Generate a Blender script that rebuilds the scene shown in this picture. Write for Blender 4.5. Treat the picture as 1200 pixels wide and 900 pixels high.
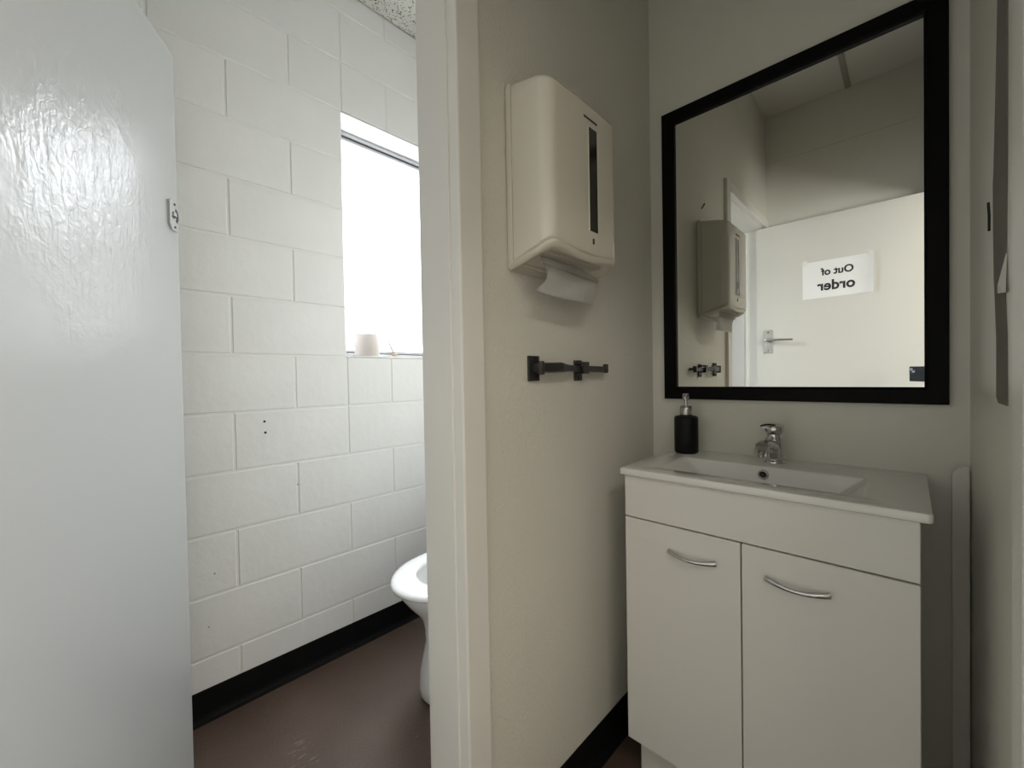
import bpy, bmesh, math, random
from mathutils import Vector, Matrix, Euler
from math import sin, cos, pi, radians, sqrt

for o in list(bpy.data.objects):
    bpy.data.objects.remove(o, do_unlink=True)
S = bpy.context.scene
COL = S.collection
random.seed(4)

# ------------------------------------------------------------------ camera
F_PX, YAW, PITCH, ROLL, CAM_H = 487.6, 0.7642, -0.0153, -0.0176, 1.1032
cd = bpy.data.cameras.new('camera')
cam = bpy.data.objects.new('camera', cd)
COL.objects.link(cam)
cd.sensor_fit = 'HORIZONTAL'
cd.sensor_width = 36.0
cd.lens = 36.0 * F_PX / 1200.0
cd.clip_start = 0.01
cd.clip_end = 200
fwd = Vector((-sin(YAW), cos(YAW), 0)); rgt = Vector((cos(YAW), sin(YAW), 0)); upv = Vector((0, 0, 1))
f2 = fwd*cos(PITCH) + upv*sin(PITCH); u2 = upv*cos(PITCH) - fwd*sin(PITCH)
r3 = rgt*cos(ROLL) + u2*sin(ROLL); u3 = u2*cos(ROLL) - rgt*sin(ROLL)
cam.matrix_world = Matrix(((r3.x, u3.x, -f2.x, 0), (r3.y, u3.y, -f2.y, 0), (r3.z, u3.z, -f2.z, CAM_H), (0, 0, 0, 1)))
S.camera = cam

# ------------------------------------------------------------------ sky, lights, exposure
S.view_settings.view_transform = 'Standard'
S.view_settings.look = 'None'
S.view_settings.gamma = 1.0
S.view_settings.use_curve_mapping = False
S.view_settings.exposure = 0.54
SKY = 6.0
PANE = 2.9          # radiance of the frosted, daylit pane
w = bpy.data.worlds.new('overcast_sky'); S.world = w
w.use_nodes = True
bg = w.node_tree.nodes['Background']
bg.inputs[0].default_value = (0.96, 0.965, 1.0, 1)
bg.inputs[1].default_value = SKY

XB, XP, XPB, YM, XR, YB, ZC = -1.670, -0.652, -0.757, 1.394, 0.097, -0.240, 2.695
# block wall, partition (both faces), mirror wall, right wall, back wall, ceiling
WY0, WY1, WZ0, WZ1 = 0.766, 1.366, 1.2, 2.2         # window opening

def area(name, loc, aim, sx, sy, energy, col, spread=pi):
    l = bpy.data.lights.new(name, 'AREA'); l.shape = 'RECTANGLE'; l.size = sx; l.size_y = sy
    l.energy = energy; l.color = col; l.spread = spread
    o = bpy.data.objects.new(name, l); COL.objects.link(o); o.location = loc
    o.rotation_euler = (Vector(aim)-Vector(loc)).to_track_quat('-Z', 'Y').to_euler()
    return o
# added light at an assumed, unseen corridor window; brightens the open entrance door
area('added_corridor_light', (2.03, 1.75, 1.55), (0.0, 1.2, 1.50), 1.25, 1.35, 60.0, (1.0, 0.985, 0.95))
# added unseen fill light at the corridor ceiling, brightens the partition
area('corridor_fill_light', (1.0, -0.35, ZC-.075), (1.0, -.35, 0), .3, 1.1, 10.0, (1.0, 0.93, 0.84))
# steep skylight falling through the toilet window
area('window_sky_light', (XB-.07, (WY0+WY1)/2, 1.85), (XB+.9, (WY0+WY1)/2-.15, .8), .54, .45, 9.0, (0.87, 0.93, 1.0), radians(110))

# ------------------------------------------------------------------ materials
def mat(name, col, rough=0.5, metal=0.0, bump=None, spec=0.5, coat=0.0, var=None):
    """bump = list of (kind, scale, distance); var = (scale, amount) small tone variation"""
    m = bpy.data.materials.new(name); m.use_nodes = True
    nt = m.node_tree; b = nt.nodes['Principled BSDF']
    b.inputs['Base Color'].default_value = (*col, 1)
    b.inputs['Roughness'].default_value = rough
    b.inputs['Metallic'].default_value = metal
    b.inputs['Specular IOR Level'].default_value = spec
    b.inputs['Coat Weight'].default_value = coat
    tc = nt.nodes.new('ShaderNodeTexCoord')
    if var:
        n = nt.nodes.new('ShaderNodeTexNoise'); n.inputs['Scale'].default_value = var[0]; n.inputs['Detail'].default_value = 6
        nt.links.new(tc.outputs['Object'], n.inputs['Vector'])
        mr = nt.nodes.new('ShaderNodeMapRange'); mr.inputs[1].default_value = 0.3; mr.inputs[2].default_value = 0.7
        mr.inputs[3].default_value = 1-var[1]; mr.inputs[4].default_value = 1+var[1]
        nt.links.new(n.outputs[0], mr.inputs[0])
        mx = nt.nodes.new('ShaderNodeVectorMath'); mx.operation = 'SCALE'; mx.inputs[0].default_value = col
        nt.links.new(mr.outputs[0], mx.inputs['Scale'])
        nt.links.new(mx.outputs[0], b.inputs['Base Color'])
    prev = None
    for (k, sc, d) in (bump or []):
        if k == 'noise':
            n = nt.nodes.new('ShaderNodeTexNoise'); n.inputs['Scale'].default_value = sc; n.inputs['Detail'].default_value = 5
            out = n.outputs[0]; nt.links.new(tc.outputs['Object'], n.inputs['Vector'])
        elif k == 'vor':
            n = nt.nodes.new('ShaderNodeTexVoronoi'); n.inputs['Scale'].default_value = sc
            out = n.outputs['Distance']; nt.links.new(tc.outputs['Object'], n.inputs['Vector'])
        bp = nt.nodes.new('ShaderNodeBump'); bp.inputs['Strength'].default_value = 1.0; bp.inputs['Distance'].default_value = d
        nt.links.new(out, bp.inputs['Height'])
        if prev: nt.links.new(prev.outputs[0], bp.inputs['Normal'])
        prev = bp
    if prev: nt.links.new(prev.outputs[0], b.inputs['Normal'])
    return m

M = {}
M['block'] = mat('painted_block', (0.865, 0.87, 0.872), 0.55, bump=[('noise', 35, 0.0011), ('noise', 260, 0.0005)], var=(3, .03))
M['mortar'] = mat('painted_mortar', (0.88, 0.88, 0.87), 0.5, bump=[('noise', 90, 0.0008)])
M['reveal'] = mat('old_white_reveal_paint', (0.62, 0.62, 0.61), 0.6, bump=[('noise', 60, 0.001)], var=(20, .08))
M['plaster'] = mat('cream_plaster_wall', (0.80, 0.78, 0.70), 0.5, bump=[('noise', 130, 0.0024), ('noise', 380, 0.0010)], var=(2, .03))
M['plaster_smooth'] = mat('cream_paint_smooth_wall', (0.82, 0.805, 0.73), 0.38, bump=[('noise', 90, 0.0006)], var=(2, .02))
M['trim'] = mat('gloss_cream_trim', (0.85, 0.835, 0.79), 0.38, bump=[('noise', 40, 0.0004)], var=(5, .02))
M['ceil'] = mat('ceiling_paint', (0.78, 0.77, 0.73), 0.8)
M['batten'] = mat('grey_batten', (0.42, 0.40, 0.36), 0.6)
M['vinyl_black'] = mat('black_vinyl_skirting', (0.006, 0.006, 0.0065), 0.6, spec=0.12, bump=[('noise', 60, 0.0003)])
M['cabinet'] = mat('white_melamine', (0.80, 0.79, 0.75), 0.32, bump=[('noise', 300, 0.00015)])
M['gap'] = mat('dark_gap', (0.06, 0.055, 0.05), 0.7)
M['ceramic'] = mat('white_ceramic', (0.84, 0.83, 0.80), 0.08, coat=0.5)
M['porcelain'] = mat('white_porcelain', (0.86, 0.86, 0.86), 0.08, coat=0.5)
M['chrome'] = mat('chrome', (0.62, 0.62, 0.63), 0.10, metal=1.0)
M['satin'] = mat('satin_steel', (0.55, 0.55, 0.55), 0.25, metal=1.0)
M['dark'] = mat('dark_hole', (0.012, 0.012, 0.012), 0.6)
M['iron'] = mat('black_iron', (0.022, 0.021, 0.020), 0.42, bump=[('noise', 120, 0.0006)])
M['frame'] = mat('black_mirror_frame', (0.003, 0.0027, 0.0027), 0.5, spec=0.12)
M['mirror'] = mat('mirror_silver', (0.86, 0.87, 0.84), 0.0, metal=1.0)
M['bottle'] = mat('black_bottle', (0.0035, 0.0035, 0.004), 0.5, spec=0.25, bump=[('noise', 200, 0.0002)])
M['disp'] = mat('cream_plastic', (0.80, 0.765, 0.67), 0.22, spec=0.5)
M['disp_dark'] = mat('cream_plastic_tray', (0.72, 0.68, 0.58), 0.4)
M['smoke'] = mat('smoked_plastic', (0.035, 0.032, 0.026), 0.12)
M['paper'] = mat('white_paper', (0.90, 0.90, 0.90), 0.7, bump=[('noise', 60, 0.0005)])
M['towel'] = mat('paper_towel', (0.90, 0.885, 0.86), 0.9, bump=[('noise', 500, 0.0003)])
M['ink'] = mat('black_ink', (0.02, 0.02, 0.022), 0.6)
M['alu'] = mat('aluminium_frame', (0.50, 0.51, 0.52), 0.4, metal=0.6)
M['seal'] = mat('dark_seal', (0.05, 0.05, 0.06), 0.6)
M['phone'] = mat('dark_phone_case', (0.022, 0.027, 0.036), 0.45)
M['lens'] = mat('lens_glass', (0.55, 0.58, 0.68), 0.15, metal=0.7)
M['dull_grey'] = mat('mottled_dull_grey', (0.20, 0.185, 0.16), 0.75, bump=[('noise', 60, 0.001)], var=(12, .12))
M['chip'] = mat('white_torn_paper', (0.85, 0.84, 0.80), 0.8)
M['catch'] = mat('tan_painted_catch', (0.42, 0.33, 0.27), 0.5)
M['plastic'] = mat('white_plastic_panel', (0.80, 0.785, 0.72), 0.4)
M['housing_white'] = mat('white_housing', (0.9, 0.9, 0.88), 0.4)
M['ground'] = mat('pale_concrete', (0.42, 0.42, 0.40), 0.9, var=(2, .05))
M['roof'] = mat('shell', (0.5, 0.5, 0.48), 0.9)
M['roll'] = mat('toilet_tissue', (0.70, 0.64, 0.61), 0.95, bump=[('noise', 120, 0.0006)])

# door: white gloss brush-painted, heavily marked and drip textured in one area
def door_paint():
    m = bpy.data.materials.new('white_gloss_door_paint'); m.use_nodes = True
    nt = m.node_tree; b = nt.nodes['Principled BSDF']; L = nt.links.new
    b.inputs['Base Color'].default_value = (0.52, 0.53, 0.535, 1)
    b.inputs['Specular IOR Level'].default_value = 0.5
    b.inputs['Roughness'].default_value = 0.25
    tc = nt.nodes.new('ShaderNodeTexCoord')
    # glue / paint residue area: centre (0.45, z 1.45) in door coordinates
    sep = nt.nodes.new('ShaderNodeSeparateXYZ'); L(tc.outputs['Object'], sep.inputs[0])
    def math_(op, a, b_=None, c=None):
        n = nt.nodes.new('ShaderNodeMath'); n.operation = op
        for i, v in enumerate((a, b_, c)):
            if v is None: continue
            if isinstance(v, (int, float)): n.inputs[i].default_value = v
            else: L(v, n.inputs[i])
        return n.outputs[0]
    wob = nt.nodes.new('ShaderNodeTexNoise'); wob.inputs['Scale'].default_value = 9; wob.inputs['Detail'].default_value = 6
    L(tc.outputs['Object'], wob.inputs['Vector'])
    wv = math_('MULTIPLY', math_('SUBTRACT', wob.outputs[0], 0.5), 1.3)
    dx = math_('DIVIDE', math_('SUBTRACT', sep.outputs[0], 0.44), 0.21)
    dz = math_('DIVIDE', math_('SUBTRACT', sep.outputs[2], 1.46), 0.27)
    r = math_('SQRT', math_('ADD', math_('MULTIPLY', dx, dx), math_('MULTIPLY', dz, dz)))
    mask = nt.nodes.new('ShaderNodeMapRange'); mask.interpolation_type = 'SMOOTHSTEP'
    L(math_('ADD', r, wv), mask.inputs[0]); mask.inputs[1].default_value = 1.25; mask.inputs[2].default_value = 0.45
    mask.inputs[3].default_value = 0; mask.inputs[4].default_value = 1
    mp = nt.nodes.new('ShaderNodeMapping'); mp.inputs['Scale'].default_value = (42, 42, 11)
    L(tc.outputs['Object'], mp.inputs['Vector'])
    n1 = nt.nodes.new('ShaderNodeTexNoise'); n1.inputs['Scale'].default_value = 1.0; n1.inputs['Detail'].default_value = 5; n1.inputs['Distortion'].default_value = 1.2
    L(mp.outputs[0], n1.inputs['Vector'])
    n2 = nt.nodes.new('ShaderNodeTexNoise'); n2.inputs['Scale'].default_value = 42; n2.inputs['Detail'].default_value = 4; n2.inputs['Distortion'].default_value = 1.5
    L(tc.outputs['Object'], n2.inputs['Vector'])
    h = math_('MULTIPLY', math_('ADD', math_('MULTIPLY', n1.outputs[0], 1.0), math_('MULTIPLY', n2.outputs[0], 0.8)), mask.outputs[0])
    n3 = nt.nodes.new('ShaderNodeTexNoise'); n3.inputs['Scale'].default_value = 300; n3.inputs['Detail'].default_value = 3
    L(tc.outputs['Object'], n3.inputs['Vector'])
    b1 = nt.nodes.new('ShaderNodeBump'); b1.inputs['Distance'].default_value = 0.0019; L(h, b1.inputs['Height'])
    b2 = nt.nodes.new('ShaderNodeBump'); b2.inputs['Distance'].default_value = 0.00009; L(n3.outputs[0], b2.inputs['Height']); L(b1.outputs[0], b2.inputs['Normal'])
    L(b2.outputs[0], b.inputs['Normal'])
    return m
M['door'] = door_paint()
M['door_sign'] = mat('cream_gloss_door_paint', (0.70, 0.69, 0.65), 0.35, bump=[('noise', 200, 0.0003)])

def floor_mat():
    m = bpy.data.materials.new('brown_vinyl_floor'); m.use_nodes = True
    nt = m.node_tree; b = nt.nodes['Principled BSDF']; L = nt.links.new
    b.inputs['Roughness'].default_value = 0.5
    tc = nt.nodes.new('ShaderNodeTexCoord')
    n1 = nt.nodes.new('ShaderNodeTexNoise'); n1.inputs['Scale'].default_value = 3.5; n1.inputs['Detail'].default_value = 8; L(tc.outputs['Object'], n1.inputs['Vector'])
    cr = nt.nodes.new('ShaderNodeValToRGB'); L(n1.outputs[0], cr.inputs[0])
    cr.color_ramp.elements[0].position = 0.3; cr.color_ramp.elements[0].color = (0.078, 0.048, 0.035, 1)
    cr.color_ramp.elements[1].position = 0.75; cr.color_ramp.elements[1].color = (0.112, 0.075, 0.056, 1)
    # fine speckle and pale scratches
    n2 = nt.nodes.new('ShaderNodeTexNoise'); n2.inputs['Scale'].default_value = 260; n2.inputs['Detail'].default_value = 2; L(tc.outputs['Object'], n2.inputs['Vector'])
    r2 = nt.nodes.new('ShaderNodeMapRange'); L(n2.outputs[0], r2.inputs[0]); r2.inputs[1].default_value = .35; r2.inputs[2].default_value = .75; r2.inputs[3].default_value = .8; r2.inputs[4].default_value = 1.35
    sc = nt.nodes.new('ShaderNodeVectorMath'); sc.operation = 'SCALE'; L(cr.outputs[0], sc.inputs[0]); L(r2.outputs[0], sc.inputs['Scale'])
    mp = nt.nodes.new('ShaderNodeMapping'); mp.inputs['Rotation'].default_value = (0, 0, 0.9); mp.inputs['Scale'].default_value = (150, 32, 1)
    L(tc.outputs['Object'], mp.inputs['Vector'])
    n3 = nt.nodes.new('ShaderNodeTexNoise'); n3.inputs['Scale'].default_value = 1; n3.inputs['Detail'].default_value = 4; L(mp.outputs[0], n3.inputs['Vector'])
    n4 = nt.nodes.new('ShaderNodeTexNoise'); n4.inputs['Scale'].default_value = 4; L(tc.outputs['Object'], n4.inputs['Vector'])
    ml = nt.nodes.new('ShaderNodeMath'); ml.operation = 'MULTIPLY'; L(n3.outputs[0], ml.inputs[0]); L(n4.outputs[0], ml.inputs[1])
    r3_ = nt.nodes.new('ShaderNodeMapRange'); L(ml.outputs[0], r3_.inputs[0]); r3_.inputs[1].default_value = .355; r3_.inputs[2].default_value = .46; r3_.inputs[3].default_value = 0; r3_.inputs[4].default_value = .30
    mx = nt.nodes.new('ShaderNodeMix'); mx.data_type = 'RGBA'; L(r3_.outputs[0], mx.inputs[0]); L(sc.outputs[0], mx.inputs[6]); mx.inputs[7].default_value = (0.45, 0.42, 0.38, 1)
    L(mx.outputs[2], b.inputs['Base Color'])
    bp = nt.nodes.new('ShaderNodeBump'); bp.inputs['Distance'].default_value = 0.0004; L(n2.outputs[0], bp.inputs['Height']); L(bp.outputs[0], b.inputs['Normal'])
    return m
M['floor'] = floor_mat()

def tile_mat():
    m = bpy.data.materials.new('fissured_acoustic_tile'); m.use_nodes = True
    nt = m.node_tree; b = nt.nodes['Principled BSDF']; L = nt.links.new
    b.inputs['Roughness'].default_value = 0.95
    tc = nt.nodes.new('ShaderNodeTexCoord')
    n = nt.nodes.new('ShaderNodeTexVoronoi'); n.inputs['Scale'].default_value = 120; L(tc.outputs['Object'], n.inputs['Vector'])
    n2 = nt.nodes.new('ShaderNodeTexNoise'); n2.inputs['Scale'].default_value = 60; L(tc.outputs['Object'], n2.inputs['Vector'])
    ad = nt.nodes.new('ShaderNodeMath'); ad.operation = 'ADD'; L(n.outputs['Distance'], ad.inputs[0])
    ms = nt.nodes.new('ShaderNodeMath'); ms.operation = 'MULTIPLY_ADD'; L(n2.outputs[0], ms.inputs[0]); ms.inputs[1].default_value = .9; ms.inputs[2].default_value = -.45
    L(ms.outputs[0], ad.inputs[1])
    cr = nt.nodes.new('ShaderNodeValToRGB'); L(ad.outputs[0], cr.inputs[0])
    cr.color_ramp.elements[0].position = 0.22; cr.color_ramp.elements[0].color = (0.13, 0.12, 0.11, 1)
    cr.color_ramp.elements[1].position = 0.32; cr.color_ramp.elements[1].color = (0.72, 0.71, 0.67, 1)
    L(cr.outputs[0], b.inputs['Base Color'])
    bp = nt.nodes.new('ShaderNodeBump'); bp.inputs['Distance'].default_value = 0.002; L(cr.outputs[0], bp.inputs['Height']); L(bp.outputs[0], b.inputs['Normal'])
    return m
M['tile'] = tile_mat()

def glass_mat():
    # frosted bathroom glass, lit through by the overcast sky behind it
    m = bpy.data.materials.new('frosted_daylit_glass'); m.use_nodes = True
    b = m.node_tree.nodes['Principled BSDF']
    b.inputs['Base Color'].default_value = (0.75, 0.78, 0.78, 1)
    b.inputs['Roughness'].default_value = 0.5
    b.inputs['Emission Color'].default_value = (0.93, 0.955, 1.0, 1)
    b.inputs['Emission Strength'].default_value = PANE
    return m
M['glass'] = glass_mat()
M['clear'] = mat('added_pane_white', (0.85, 0.86, 0.86), 0.6)

# ------------------------------------------------------------------ helpers
def add_box(bm, x0, x1, y0, y1, z0, z1, bev=0.0, seg=1):
    vs = [bm.verts.new((x, y, z)) for x in (x0, x1) for y in (y0, y1) for z in (z0, z1)]
    q = [(0, 1, 3, 2), (4, 6, 7, 5), (0, 4, 5, 1), (2, 3, 7, 6), (0, 2, 6, 4), (1, 5, 7, 3)]
    fs = [bm.faces.new([vs[i] for i in f]) for f in q]
    if bev > 0:
        es = list({e for f in fs for e in f.edges})
        bmesh.ops.bevel(bm, geom=es, offset=bev, segments=seg, profile=0.5, affect='EDGES')

def ring(c, u, v, n):
    return [c + u*cos(2*pi*i/n) + v*sin(2*pi*i/n) for i in range(n)]

def loft(bm, rings, cap0=True, cap1=True, closed=True):
    R = [[bm.verts.new(p) for p in r] for r in rings]
    n = len(R[0])
    for a, b in zip(R[:-1], R[1:]):
        for i in range(n if closed else n-1):
            j = (i+1) % n
            bm.faces.new((a[i], a[j], b[j], b[i]))
    if cap0: bm.faces.new(list(reversed(R[0])))
    if cap1: bm.faces.new(R[-1])
    return R

def tube(bm, pts, rad, n=10, flat=1.0):
    """tube along points; rad scalar or list; flat squashes along the second axis"""
    pts = [Vector(p) for p in pts]
    rad = rad if isinstance(rad, (list, tuple)) else [rad]*len(pts)
    rs = []
    ref = None
    for i, p in enumerate(pts):
        d = (pts[min(i+1, len(pts)-1)] - pts[max(i-1, 0)]).normalized()
        if ref is None: ref = Vector((0, 0, 1)) if abs(d.z) < .9 else Vector((1, 0, 0))
        u = d.cross(ref).normalized(); v = u.cross(d).normalized(); ref = v
        rs.append(ring(p, u*rad[i], v*rad[i]*flat, n))
    loft(bm, rs)

def lathe(bm, prof, c=(0, 0, 0), n=28, cap=True):
    c = Vector(c)
    loft(bm, [[c+Vector((r*cos(2*pi*i/n), r*sin(2*pi*i/n), z)) for i in range(n)] for r, z in prof], cap, cap)

def link(name, bm, m, parent=None, smooth=False, loc=None, rz=None, auto=None):
    bmesh.ops.recalc_face_normals(bm, faces=bm.faces)
    me = bpy.data.meshes.new(name); bm.to_mesh(me); bm.free()
    for mm in (m if isinstance(m, (list, tuple)) else [m]): me.materials.append(mm)
    if smooth: me.polygons.foreach_set('use_smooth', [True]*len(me.polygons))
    if auto: me.set_sharp_from_angle(angle=radians(auto))
    o = bpy.data.objects.new(name, me); COL.objects.link(o)
    if parent: o.parent = parent
    if loc: o.location = loc
    if rz is not None: o.rotation_euler = (0, 0, rz)
    return o

def box(name, b, m, parent=None, bev=0.0, seg=1, **k):
    bm = bmesh.new(); add_box(bm, *b, bev, seg)
    return link(name, bm, m, parent, **k)

def tag(o, label, cat, group=None):
    o['label'] = label; o['category'] = cat
    if group: o['group'] = group
    return o

def empty(name, label, cat, loc=(0, 0, 0), rz=0, group=None):
    o = bpy.data.objects.new(name, None); COL.objects.link(o)
    o.location = loc; o.rotation_euler = (0, 0, rz); o.empty_display_size = .05
    return tag(o, label, cat, group)

def struct(o):
    o['kind'] = 'structure'; return o

def sempty(name, loc=(0, 0, 0), rz=0):
    o = bpy.data.objects.new(name, None); COL.objects.link(o); o.location = loc; o.rotation_euler = (0, 0, rz)
    o.empty_display_size = .05
    return struct(o)

def boxes(name, bs, m, parent=None, bev=0.0):
    bm = bmesh.new()
    for b in bs: add_box(bm, *b, bev)
    return link(name, bm, m, parent)

# ------------------------------------------------------------------ setting: floor, ceilings
struct(box('floor', (-1.85, 2.2, -2.4, 3.0, -0.12, 0.0), M['floor']))
struct(box('ground_outside', (-40, -2.6, -30, 30, -0.5, -0.4), M['ground']))
# toilet-room ceiling: acoustic tiles in a grid, each a part
ct = struct(box('ceiling_toilet', (XB-.2, XPB-0.0, YB-.1, YM+.1, ZC+.012, ZC+.1), M['ceil']))
tw = 0.6
def seg_range(a, b, o, st):
    xs = [a]; k = math.ceil((a-o)/st + 1e-6)
    while o+k*st < b-1e-6:
        xs.append(o+k*st); k += 1
    xs.append(b); return xs
xs = seg_range(XB+.001, XPB-.001, XB+.6, tw); ys = seg_range(YB+.001, YM-.001, YM-1.2, 1.2)
for xa, xb in zip(xs[:-1], xs[1:]):
    for ya, yb in zip(ys[:-1], ys[1:]):
        if xb-xa > .02 and yb-ya > .02:
            box('ceiling_tile', (xa+.0015, xb-.0015, ya+.0015, yb-.0015, ZC, ZC+.013), M['tile'], ct, bev=.0015)
ca = struct(box('ceiling_anteroom', (XPB, XR+.1, YB-.1, YM+.1, ZC, ZC+.1), M['ceil']))
box('cover_batten', (-0.262, -0.238, YB+.001, YM-.001, ZC-.009, ZC), M['batten'], ca, bev=.002)
struct(box('ceiling_corridor', (XR+.1, 2.2, -2.4, 3.0, ZC, ZC+.1), M['ceil']))

# ------------------------------------------------------------------ block wall with window
wb = sempty('wall_window', (XB, 0, 0))
def L_(x0, x1, y0, y1, z0, z1): return (x0, x1, y0, y1, z0, z1)
bmw = bmesh.new()
D0, D1 = -0.20, -0.0035          # local x range of the core (mortar plane)
for b in (L_(D0, D1, YB-.1, WY0, 0, 2.79), L_(D0, D1, WY1, YM+.1, 0, 2.79), L_(D0, D1, WY0, WY1, 0, WZ0), L_(D0, D1, WY0, WY1, WZ1, 2.79)):
    add_box(bmw, *b)
link('mortar', bmw, M['mortar'], wb)
J = 0.0036
cache = {}
def block(y0, y1, z0, z1):
    y0 = max(y0, YB); y1 = min(y1, YM); z1 = min(z1, ZC+.005)
    if y1-y0 < .03 or z1-z0 < .02: return
    a, b, c, d = y0+(J if y0 > YB else 0), y1-(J if y1 < YM else 0), z0+J, z1-J
    key = (round(b-a, 4), round(d-c, 4))
    if key not in cache:
        bm = bmesh.new(); add_box(bm, D1-.01, 0, 0, b-a, 0, d-c)
        es = [e for e in bm.edges if all(v.co.x > -1e-6 for v in e.verts)]
        bmesh.ops.bevel(bm, geom=es, offset=.0022, segments=1, affect='EDGES')
        o = link('block', bm, M['block'], wb); cache[key] = o.data
    else:
        o = bpy.data.objects.new('block', cache[key]); COL.objects.link(o); o.parent = wb
    o.location = (random.uniform(-.0006, .0006), a, c)
for r in range(14):
    z0, z1 = r*.2, (r+1)*.2
    off = 0.0 if r % 2 == 0 else 0.2
    js = sorted({round(WY0+off+.4*k, 4) for k in range(-5, 5)} | ({WY0} if r in (5, 11) else set()))
    if 1.2 <= z0+.01 < 2.2:
        js = sorted({j for j in js if j < WY0-.01} | {WY0})
        for a, b in zip(js[:-1], js[1:]): block(a, b, z0, z1)
        block(WY1, YM, z0, z1)
    else:
        for a, b in zip(js[:-1], js[1:]): block(a, b, z0, z1)
# drilled holes left in one block
for (y, z, rr) in ((.459, .962, .0042), (.461, .922, .0045), (.565, .715, .0022), (.28, .30, .002), (.30, .47, .0022)):
    bm = bmesh.new(); 
    loft(bm, [[Vector((x, y+rr*cos(t*pi/4), z+rr*sin(t*pi/4))) for t in range(8)] for x in (0.0, .0009)])
    link('drill_hole', bm, M['dark'], wb)
# plastered reveal of the window
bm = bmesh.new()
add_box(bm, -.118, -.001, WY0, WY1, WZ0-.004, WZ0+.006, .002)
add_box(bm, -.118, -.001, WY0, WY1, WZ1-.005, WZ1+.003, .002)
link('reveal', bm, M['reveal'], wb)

# window
wn = sempty('window_1', (XB-.12, 0, 0))
def wframe(y0, y1, z0, z1, t, xa, xb, name, m, par, bev=.002):
    bm = bmesh.new()
    add_box(bm, xa, xb, y0, y1, z1-t, z1, bev); add_box(bm, xa, xb, y0, y1, z0, z0+t, bev)
    add_box(bm, xa, xb, y0, y0+t, z0+t, z1-t, bev); add_box(bm, xa, xb, y1-t, y1, z0+t, z1-t, bev)
    return link(name, bm, m, par)
fr = wframe(WY0, WY1, WZ0+.006, WZ1-.005, .016, -.05, 0.0, 'window_frame', M['alu'], wn)
wframe(WY0+.016, WY1-.016, WZ0+.022, WZ1-.021, .004, -.04, -.006, 'rubber_seal', M['seal'], wn)
sash = wframe(WY0+.02, WY1-.02, WZ0+.026, WZ1-.025, .013, -.04, -.012, 'sash', M['alu'], wn)
box('pane', (-.028, -.024, WY0+.032, WY1-.032, WZ0+.038, WZ1-.037), M['glass'], wn)
# window catch and stay
bm = bmesh.new()
add_box(bm, -.008, .014, 1.025, 1.085, WZ0+.006, WZ0+.016, .002)
lathe(bm, [(.011, 0), (.011, .012), (.006, .016)], (.004, 1.055, WZ0+.014), 14)
link('catch_base', bm, M['catch'], wn, auto=40, smooth=True)
bm = bmesh.new(); tube(bm, [(.004, 1.055, WZ0+.026), (.006, 1.040, WZ0+.045), (.007, 1.018, WZ0+.088)], [.0055, .0045, .0035], 10)
link('catch_handle', bm, M['catch'], wn, smooth=True)
box('side_catch', (-.01, .016, 1.222, 1.25, 2.02, 2.075), M['seal'], wn, bev=.002)

# ------------------------------------------------------------------ smooth walls
struct(boxes('wall_mirror', [(XB-.2, XR+.1, YM, YM+.1, 0, 2.79)], M['plaster_smooth']))
bw = struct(boxes('wall_back', [(XB-.2, XR+.1, YB-.1, YB, 0, 2.40), (XB-.2, XR+.1, YB-.1, YB, 2.404, 2.79), (XB-.2, XR+.1, YB-.1, YB-.002, 2.39, 2.41)], M['plaster_smooth']))
# partition with the toilet doorway
DY0, DY1, DZ = -0.190, 0.520, 1.995
pw = struct(boxes('wall_partition', [(XPB, XP, DY1+.02, YM, 0, ZC), (XPB, XP, YB, DY0-.02, 0, ZC), (XPB, XP, DY0-.02, DY1+.02, DZ+.02, ZC)], M['plaster']))
# right wall with the entrance doorway
EY0, EY1 = -0.147, 0.648
rw = struct(boxes('wall_right', [(XR, XR+.1, EY1+.02, YM, 0, ZC), (XR, XR+.1, YB, EY0-.02, 0, ZC), (XR, XR+.1, EY0-.02, EY1+.02, DZ+.02, ZC)], M['plaster_smooth']))
# corridor shell
struct(boxes('wall_corridor', [(2.1, 2.2, -2.4, 1.1, 0, ZC), (2.1, 2.2, 2.4, 3.0, 0, ZC), (2.1, 2.2, 1.1, 2.4, 0, .85), (2.1, 2.2, 1.1, 2.4, 2.25, ZC), (XR+.1, 2.1, 2.9, 3.0, 0, ZC), (XR+.1, 2.1, -2.4, -2.3, 0, ZC),
                               (XR, XR+.1, YM+.1, 3.0, 0, ZC), (XR, XR+.1, -2.4, YB-.1, 0, ZC)], M['plaster_smooth']))

# tapering dark strip on the right wall, with crack and torn paper
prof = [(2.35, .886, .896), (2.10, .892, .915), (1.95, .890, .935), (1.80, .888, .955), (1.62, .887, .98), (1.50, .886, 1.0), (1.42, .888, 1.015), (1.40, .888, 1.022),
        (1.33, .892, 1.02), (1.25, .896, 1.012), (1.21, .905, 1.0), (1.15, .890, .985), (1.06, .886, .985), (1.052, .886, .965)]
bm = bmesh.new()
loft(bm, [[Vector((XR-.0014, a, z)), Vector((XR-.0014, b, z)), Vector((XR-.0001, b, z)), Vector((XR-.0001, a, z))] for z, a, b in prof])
o = link('dark_strip', bm, M['dull_grey'], rw); o['label'] = 'tapering dark strip on the right wall'
bm = bmesh.new(); tube(bm, [(XR-.001, 1.075, 1.385), (XR-.0012, 1.062, 1.36), (XR-.001, 1.064, 1.335)], .0022, 6); link('crack', bm, M['dark'], rw)
bm = bmesh.new()
fl = ((XR-.002, .888, 1.262), (XR-.008, .905, 1.222), (XR-.005, .935, 1.214), (XR-.004, .880, 1.208))
loft(bm, [[Vector(p)+Vector((d_, 0, 0)) for p in fl] for d_ in (0, .001)])
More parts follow.
